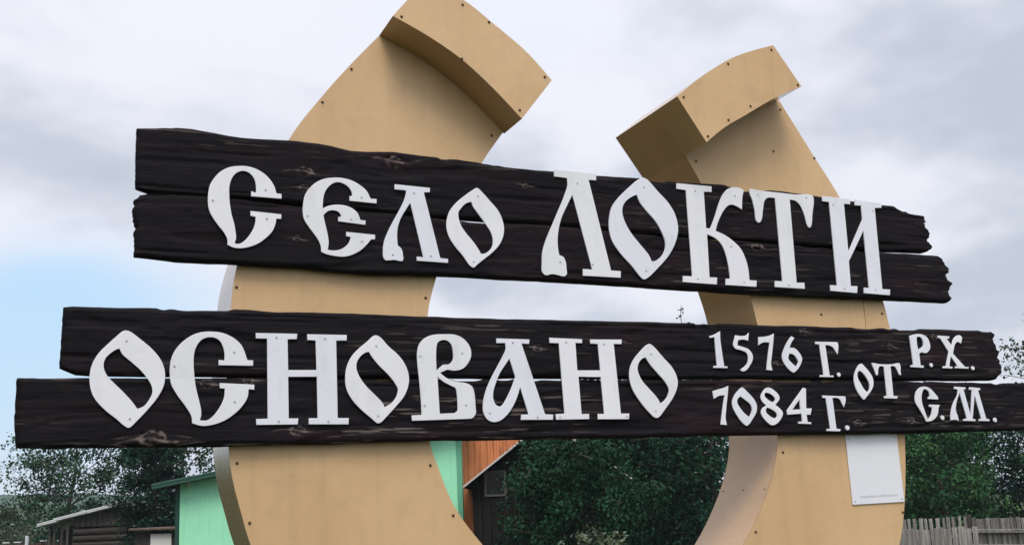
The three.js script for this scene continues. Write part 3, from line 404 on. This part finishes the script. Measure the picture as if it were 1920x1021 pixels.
{
  // old log shed far left
  const H = thing('log_shed', 'old grey log shed with a sloping pale slate roof at far left', 'shed', at(-11.2, 30), YAW * 1);
  const W = woodMat(0.05, 0.042, 0.037, 21, 0.8), W2 = woodMat(0.075, 0.066, 0.058, 26, 0.8), top = (x) => x < 0.72 ? 1.60 + (x + 1.2) * 0.215 + 0.05 : 2.06 - (x - 0.72) * 0.35;
  const lg = new THREE.CylinderGeometry(0.082, 0.088, 1.75, 9).rotateZ(Math.PI / 2);
  for (let i = 0; i < 9; i++) part('log', lg, W, H, [0.32 + 0.04 * (SR() - 0.5), 0.085 + i * 0.168, 0.01 * SR()]);
  for (let i = 0; i < 12; i++) { const x = -0.47 + i * 0.145, h = Math.max(0.06, top(x) - 1.55 - 0.02); part('gable_board', bevBox(0.132, h, 0.024, 0.004), SR() < 0.25 ? W2 : W, H, [x, 1.56 + h / 2, 0.03 + 0.012 * SR()]); }
  const lg2 = new THREE.CylinderGeometry(0.082, 0.088, 3.6, 8).rotateX(Math.PI / 2);
  for (let i = 0; i < 9; i++) { part('log', lg2, W, H, [-0.5, 0.17 + i * 0.168, -1.9]); part('log', lg2, W, H, [1.16, 0.17 + i * 0.168, -1.9]); }
  for (const [x, r, z] of [[-1.2, 0.045, 0.02], [-1.06, 0.035, 0.06], [-0.9, 0.03, 0], [-0.72, 0.04, 0.03]]) { const h = top(x) - 0.03; const p = part('post', new THREE.CylinderGeometry(r * 0.9, r, h, 8), W2, H, [x, h / 2, z]); p.rotation.z = 0.05 * (SR() - 0.5); }
  for (let i = 0; i < 5; i++) { const h = 1.5; part('fence_board', bevBox(0.09, h, 0.02, 0.004), W, H, [-1.12 + i * 0.135, h / 2, -0.5]); }
  const slate = new THREE.MeshPhysicalMaterial({ map: dataTex(256, 256, (u, v) => { const k = 0.85 + 0.5 * (fbm(u * 8, v * 8, 3, 4) - 0.5) - 0.3 * smooth(0.55, 0.75, fbm(u * 20, v * 20, 7, 3)); return [0.55 * k, 0.56 * k, 0.55 * k]; }), roughness: 0.9 });
  const a = Math.atan(0.215);
  for (const [x0, x1, dz, dy] of [[-1.42, -0.93, 0.06, 0.015], [-1.02, -0.2, 0.0, 0.045], [-0.25, 0.74, 0.02, 0.03], [0.62, 0.82, 0.05, 0.06]]) { const xm = (x0 + x1) / 2, r = part('roof_sheet', bevBox((x1 - x0) / Math.cos(a), 0.085, 4.2, 0.012), slate, H, [xm, 1.60 + (xm + 1.2) * 0.215 + 0.075 + dy, -1.85 + dz]); r.rotation.z = a + 0.02 * (SR() - 0.5); }
  const r = part('roof_sheet', bevBox(1.05, 0.045, 4.2, 0.008), slate, H, [1.15, 1.97, -1.85]); r.rotation.z = -0.34;
}
{
  const H = thing('white_outbuilding', 'small low outbuilding with a white front panel left of the green house', 'outbuilding', at(-7.7, 24), YAW * 1), W = woodMat(0.05, 0.042, 0.037, 31);
  part('white_panel', bevBox(0.44, 1.36, 0.03, 0.006), mat(0.66, 0.66, 0.6, 0.7), H, [0.13, 0.68, 0.03]);
  part('wall', box(0.85, 1.4, 0.05), W, H, [0, 0.7, -0.02]); part('side_wall', box(0.05, 1.4, 1.6), W, H, [-0.4, 0.7, -0.85]); part('side_wall', box(0.05, 1.4, 1.6), W, H, [0.4, 0.7, -0.85]);
  const r = part('roof', bevBox(1.0, 0.05, 2.0, 0.01), woodMat(0.12, 0.085, 0.07, 33), H, [0, 1.46, -0.8]); r.rotation.z = -0.015;
}

// ------------------------------------------------------------------ fences
function fence(name, label, a, b, { pitch, w, top, rail = [], m, jit = 0.03, z = 0, group }) {
  const A = at(...a), Bq = at(...b), L = Math.hypot(Bq[0] - A[0], Bq[2] - A[2]), turn = Math.atan2(-(Bq[2] - A[2]), Bq[0] - A[0]);
  const F = thing(name, label, 'fence', A, turn, group), n = Math.round(L / pitch); const vs = [0.8, 1, 1.15].map((k) => bevBox(w * k, 1, 0.02, 0.003));
  for (let i = 0; i <= n; i++) { const h = top + jit * (SR() - 0.5), p = part('picket', vs[i % 3], m[Math.floor(SR() * m.length)], F, [i * pitch + 0.012 * (SR() - 0.5), h / 2, 0.006 * SR()]); p.scale.y = h; p.rotation.z = 0.035 * (SR() - 0.5); }
  for (const [y, hh, zz, mm] of rail) part('rail', bevBox(L + 0.1, hh, 0.045, 0.006), mm || m[0], F, [L / 2, y, zz]);
  return F;
}
const G = [woodMat(0.20, 0.186, 0.168, 41, 0.8), woodMat(0.14, 0.13, 0.118, 43, 0.8), woodMat(0.25, 0.235, 0.215, 47, 0.8)];
fence('picket_fence', 'grey weathered picket fence of thin slats behind the slab fence at right', [4.9, 16], [6.13, 16], { pitch: 0.078, w: 0.045, top: 1.2, jit: 0.015, rail: [[0.95, 0.05, -0.035], [0.4, 0.05, -0.035]], m: G });
fence('slab_fence', 'grey fence of uneven rounded slabs nearest the right edge of the horseshoe', [3.7, 12.2], [4.68, 12], { pitch: 0.068, w: 0.066, top: 1.19, jit: 0.025, rail: [[0.85, 0.05, -0.035]], m: [G[0], G[2]] });
{ const F = fence('rail_fence', 'grey fence with two long rails at the right edge of the photo', [6.27, 16], [7.9, 13.6], { pitch: 0.075, w: 0.062, top: 1.17, jit: 0.02, rail: [[1.0, 0.05, 0.045, G[2]], [0.8, 0.05, 0.045, G[2]]], m: G });
  part('post', new THREE.CylinderGeometry(0.045, 0.05, 1.22, 9), woodMat(0.05, 0.045, 0.04, 52), F, [-0.07, 0.61, 0.02]); }
{ const rd = [woodMat(0.085, 0.05, 0.04, 61), woodMat(0.065, 0.045, 0.038, 63)], wt = mat(0.6, 0.62, 0.62, 0.7);
  const F = fence('low_fence', 'low reddish brown board fence with white cap pieces at bottom left corner', [-19.2, 40], [-15.2, 40], { pitch: 0.14, w: 0.13, top: 1.06, m: rd, rail: [[0.5, 0.06, -0.04]] });
  for (const x of [0.75, 1.15, 1.55, 2.45, 2.95]) part('cap_piece', bevBox(0.2 + 0.12 * SR(), 0.035, 0.06, 0.006), wt, F, [x, 1.10 + 0.03 * SR(), 0]);
  part('post', bevBox(0.1, 1.32, 0.1, 0.01), wt, F, [1.9, 0.66, 0.05]); }

// ------------------------------------------------------------------ trees: tapered trunk and limbs, crown of single leaves
const BARK = [woodMat(0.075, 0.062, 0.052, 71, 0.8), woodMat(0.16, 0.15, 0.14, 73, 0.8)];
function limbGeo(pts, r0, r1, seg = 7) {
  const c = new THREE.CatmullRomCurve3(pts), n = Math.max(4, pts.length * 3), g = new THREE.TubeGeometry(c, n, 1, seg, false), p = g.attributes.position;
  for (let i = 0; i <= n; i++) { const q = c.getPointAt(i / n), r = mix(r0, r1, i / n); for (let j = 0; j <= seg; j++) { const k = i * (seg + 1) + j; p.setXYZ(k, q.x + (p.getX(k) - q.x) * r, q.y + (p.getY(k) - q.y) * r, q.z + (p.getZ(k) - q.z) * r); } }
  return g;
}
const LEAFM = new THREE.MeshPhysicalMaterial({ vertexColors: true, roughness: 0.8, specularIntensity: 0.2, side: THREE.DoubleSide });
function leaves(R, clumps, per, size, tint, spread) {
  const pos = [], cl = [], nor = []; const a = new THREE.Vector3(), b = new THREE.Vector3(), n = new THREE.Vector3();
  const gs = () => (R() + R() + R() - 1.5) * 1.15;
  for (const c of clumps) {
    const tone = 0.42 + 1.15 * R(), yel = R() * 0.35;
    for (let k = 0; k < per * (0.6 + 0.8 * R()); k++) {
      const x = c[0] + gs() * spread * c[3], y = c[1] + gs() * spread * 0.75 * c[3], z = c[2] + gs() * spread * c[3], s = size * (0.6 + 0.8 * R());
      a.set(R() - 0.5, R() - 0.7, R() - 0.5).normalize(); n.set(R() - 0.5, R() * 0.9 + 0.15, R() - 0.5).normalize(); b.crossVectors(a, n).normalize(); n.crossVectors(b, a).normalize();
      const w = 0.34 * s, f = 0.1 * s, v = [[0, 0, 0], [0.45 * s, w, f], [s, 0, -0.05 * s], [0.45 * s, -w, f]].map(([p, q, r]) => [x + a.x * p + b.x * q + n.x * r, y + a.y * p + b.y * q + n.y * r, z + a.z * p + b.z * q + n.z * r]);
      const t = tone * (0.75 + 0.5 * R()), cr = [tint[0] * t * (1 + yel), tint[1] * t, tint[2] * t * (1 - yel * 0.5)];
      for (const i of [0, 1, 2, 0, 2, 3]) { pos.push(...v[i]); cl.push(...cr); }
    }
  }
  const g = new THREE.BufferGeometry(); g.setAttribute('position', new THREE.Float32BufferAttribute(pos, 3)); g.setAttribute('color', new THREE.Float32BufferAttribute(cl, 3)); g.computeVertexNormals(); return g;
}
// boughs: n limbs leave the trunk between lo and hi of the height and reach out to the crown's ellipsoid; clumps of leaves sit along their outer parts
function tree(name, label, u, d, { h, r, lo = 0.3, n = 14, sub = 4, per = 60, size = 0.08, tint = [0.035, 0.062, 0.03], spread = 0.3, seed, trunk = 0.11, bark = 0, fill = 0, group, cat = 'tree', flat = 1 }) {
  const R = rng(seed), T = thing(name, label, cat, at(u, d), 0, group), clumps = [], V = (x, y, z) => new THREE.Vector3(x, y, z);
  const tp = []; for (let i = 0; i <= 5; i++) tp.push(V((R() - 0.5) * 0.12 * i * r * 0.4, h * 0.93 * i / 5, (R() - 0.5) * 0.12 * i * r * 0.4)); const tc = new THREE.CatmullRomCurve3(tp);
  part('trunk', limbGeo(tp, trunk, trunk * 0.15), BARK[bark], T);
  const twigs = [];
  for (let i = 0; i < n; i++) {
    const f = mix(lo, 0.96, (i + R() * 0.8) / n), p0 = tc.getPointAt(f), an = i * 2.4 + R() * 1.2, prof = Math.sin(Math.PI * clamp((f - lo) / (1.06 - lo) * 0.86 + 0.14)), reach = r * flat * (0.35 + 0.75 * prof) * (0.7 + 0.45 * R());
    const rise = (0.1 + 0.45 * R()) * reach, e = V(p0.x + Math.cos(an) * reach, Math.min(h, p0.y + rise), p0.z + Math.sin(an) * reach), m = p0.clone().lerp(e, 0.5).add(V(0, 0.12 * reach, 0));
    if (i % 2 === 0 || n < 16) part('limb', limbGeo([p0, m, e], trunk * 0.42 * (1.1 - f), 0.006, 5), BARK[bark], T);
    for (let k = 0; k < sub; k++) { const t = mix(0.35, 1.02, (k + R()) / sub), q = p0.clone().lerp(e, t); q.y += 0.12 * reach * Math.sin(Math.PI * t); const o = 0.35 * reach * (R() < 0.7 ? 1 : 0.4);
      const c = V(q.x + (R() - 0.5) * o, q.y + (R() - 0.5) * o * 0.9, q.z + (R() - 0.5) * o); clumps.push([c.x, c.y, c.z, 0.6 + 0.7 * R()]); if (k % 2) twigs.push(limbGeo([q, q.clone().lerp(c, 0.5).add(V(0, 0.03, 0)), c], 0.01, 0.003, 4)); }
  }
  for (let i = 0; i < fill; i++) { const an = R() * 6.283, q = Math.sqrt(R()) * r * 0.9, y = mix(lo * h * 0.3, h * 0.8, R()); clumps.push([Math.cos(an) * q, y, Math.sin(an) * q, 1.1]); }
  if (twigs.length) stuff(part('twigs', mergeGeometries(twigs), BARK[bark], T));
  stuff(part('crown', leaves(R, clumps, per, size, tint, spread), LEAFM, T)); return T;
}
const TL = { 61: 'tall broad tree added unseen outside the left edge level with the horseshoe', 67: 'tallest broad tree added unseen outside the left edge, nearest the camera but one', 71: 'broad tree added unseen outside the left edge behind the camera', 73: 'tall tree added unseen outside the left edge farthest back along the row' };
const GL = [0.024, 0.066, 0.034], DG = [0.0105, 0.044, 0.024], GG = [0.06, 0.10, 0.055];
// left of the horseshoe
tree('birch_tree', 'loose airy tree with sky gaps at the left edge above the log shed', -14.7, 37, { h: 4.9, r: 2.15, lo: 0.36, n: 50, sub: 4, per: 70, size: 0.1, spread: 0.3, tint: GL, seed: 5, fill: 16, trunk: 0.10 });
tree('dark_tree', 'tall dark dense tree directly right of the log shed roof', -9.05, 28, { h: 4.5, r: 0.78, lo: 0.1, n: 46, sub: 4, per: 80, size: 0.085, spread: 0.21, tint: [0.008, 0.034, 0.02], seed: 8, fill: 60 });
tree('leafy_tree', 'leafy tree rising above the left end of the green house roof', -9.3, 31, { h: 4.7, r: 1.5, lo: 0.35, n: 26, sub: 4, per: 60, size: 0.1, spread: 0.27, tint: GL, seed: 12, fill: 8 });
tree('round_bush', 'pale green rounded bush far behind the low fence at bottom left', -29.2, 66, { h: 2.7, r: 1.9, lo: 0.08, n: 22, sub: 4, per: 60, size: 0.16, spread: 0.4, tint: GG, seed: 15, cat: 'bush', fill: 20 });
tree('round_bush', 'darker bush standing behind the white post of the low fence', -17.2, 43, { h: 2.15, r: 1.0, lo: 0.08, n: 22, sub: 4, per: 60, size: 0.11, spread: 0.26, tint: DG, seed: 19, cat: 'bush', fill: 20 });
// seen through the horseshoe
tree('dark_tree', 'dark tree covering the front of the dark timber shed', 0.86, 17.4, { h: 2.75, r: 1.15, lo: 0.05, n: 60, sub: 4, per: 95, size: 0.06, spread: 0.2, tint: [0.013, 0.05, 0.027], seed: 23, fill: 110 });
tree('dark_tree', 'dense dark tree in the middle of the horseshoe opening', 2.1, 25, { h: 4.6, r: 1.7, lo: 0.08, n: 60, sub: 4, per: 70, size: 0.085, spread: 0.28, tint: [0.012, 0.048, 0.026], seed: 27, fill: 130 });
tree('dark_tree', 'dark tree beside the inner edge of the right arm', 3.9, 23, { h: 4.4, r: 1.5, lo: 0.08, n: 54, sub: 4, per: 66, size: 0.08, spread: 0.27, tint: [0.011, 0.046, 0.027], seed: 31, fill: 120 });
{ const t = tree('slender_tree', 'slender tree whose thin top twig peeks above the lower boards', 4.22, 28, { h: 5.7, r: 1.2, lo: 0.12, n: 34, sub: 3, per: 40, size: 0.09, spread: 0.22, tint: DG, seed: 37, fill: 20, flat: 0.9 });
  const V = (x, y, z) => new THREE.Vector3(x, y, z); part('top_twig', limbGeo([V(0, 4.9, 0), V(0.03, 5.7, 0.02), V(0.0, 6.1, 0), V(0.04, 6.42, 0)], 0.022, 0.006, 5), BARK[1], t); part('top_leaves', leaves(rng(3), [[0.03, 6.3, 0, 0.5], [-0.03, 6.12, 0, 0.5], [0.3, 5.95, 0, 0.6]], 9, 0.07, GL, 0.1), LEAFM, t); }
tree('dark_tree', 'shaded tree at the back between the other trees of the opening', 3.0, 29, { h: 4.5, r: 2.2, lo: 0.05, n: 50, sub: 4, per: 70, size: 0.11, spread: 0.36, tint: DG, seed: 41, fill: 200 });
// right of the horseshoe
tree('bright_bush', 'bushy mid green tree right beside the white notice plate', 9.6, 26, { h: 3.5, r: 1.25, lo: 0.08, n: 50, sub: 4, per: 70, size: 0.085, spread: 0.25, tint: [0.03, 0.095, 0.036], seed: 43, fill: 40 });
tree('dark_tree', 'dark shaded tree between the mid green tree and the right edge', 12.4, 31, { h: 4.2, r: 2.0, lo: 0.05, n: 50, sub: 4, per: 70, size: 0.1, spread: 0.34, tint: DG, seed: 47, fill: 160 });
tree('tall_tree', 'tall leafy tree cut by the right edge past the board ends', 13.75, 27, { h: 5.5, r: 2.0, lo: 0.18, n: 40, sub: 4, per: 64, size: 0.09, spread: 0.28, tint: GL, seed: 53, fill: 60 });
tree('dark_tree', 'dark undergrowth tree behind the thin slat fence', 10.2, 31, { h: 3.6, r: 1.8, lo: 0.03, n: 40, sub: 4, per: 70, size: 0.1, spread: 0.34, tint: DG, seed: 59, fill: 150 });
// unseen trees added on the left to block low sky and darken the horseshoe
for (const [x, z, hh, sd] of [[-9.5, -3.5, 9, 61], [-11, 1.5, 10, 67], [-9, 6.5, 9, 71], [-13, -8.5, 10, 73]]) { const q = new THREE.Vector3(x, 0, z - 4.3), u = CY * q.x - SY * q.z * 1, dd = -(SY * q.x + CY * q.z); tree('tall_tree', TL[sd], u, dd, { h: hh, r: 3.2, lo: 0.14, n: 44, sub: 5, per: 60, size: 0.26, spread: 0.62, tint: GL, seed: sd, trunk: 0.2, fill: 80 }); }
// grey green weed standing in front of the trees
{
  const R = rng(91), T = thing('tall_weed', 'grey green bushy weed at the bottom centre of the horseshoe opening', 'weed', at(0.62, 9)), st = [], cl = [];
  for (let i = 0; i < 26; i++) { const an = R() * 6.283, q = 0.3 * Math.sqrt(R()), lean = 0.16 * R(), hh = 1.52 - q * 0.75 - 0.25 * R(), p = [new THREE.Vector3(Math.cos(an) * q * 0.5, 0, Math.sin(an) * q * 0.5), new THREE.Vector3(Math.cos(an) * q * 0.8, hh * 0.5, Math.sin(an) * q * 0.8), new THREE.Vector3(Math.cos(an) * (q + lean), hh, Math.sin(an) * (q + lean))];
    st.push(limbGeo(p, 0.006, 0.002, 4)); const c = new THREE.CatmullRomCurve3(p); for (let k = 0; k < 14; k++) { const v = c.getPointAt(0.4 + 0.6 * k / 13); cl.push([v.x, v.y, v.z, 0.9]); } }
  part('stems', mergeGeometries(st), BARK[0], T); part('foliage', leaves(R, cl, 22, 0.036, [0.085, 0.125, 0.088], 0.05), LEAFM, T);
}
renderer.render(scene, camera);
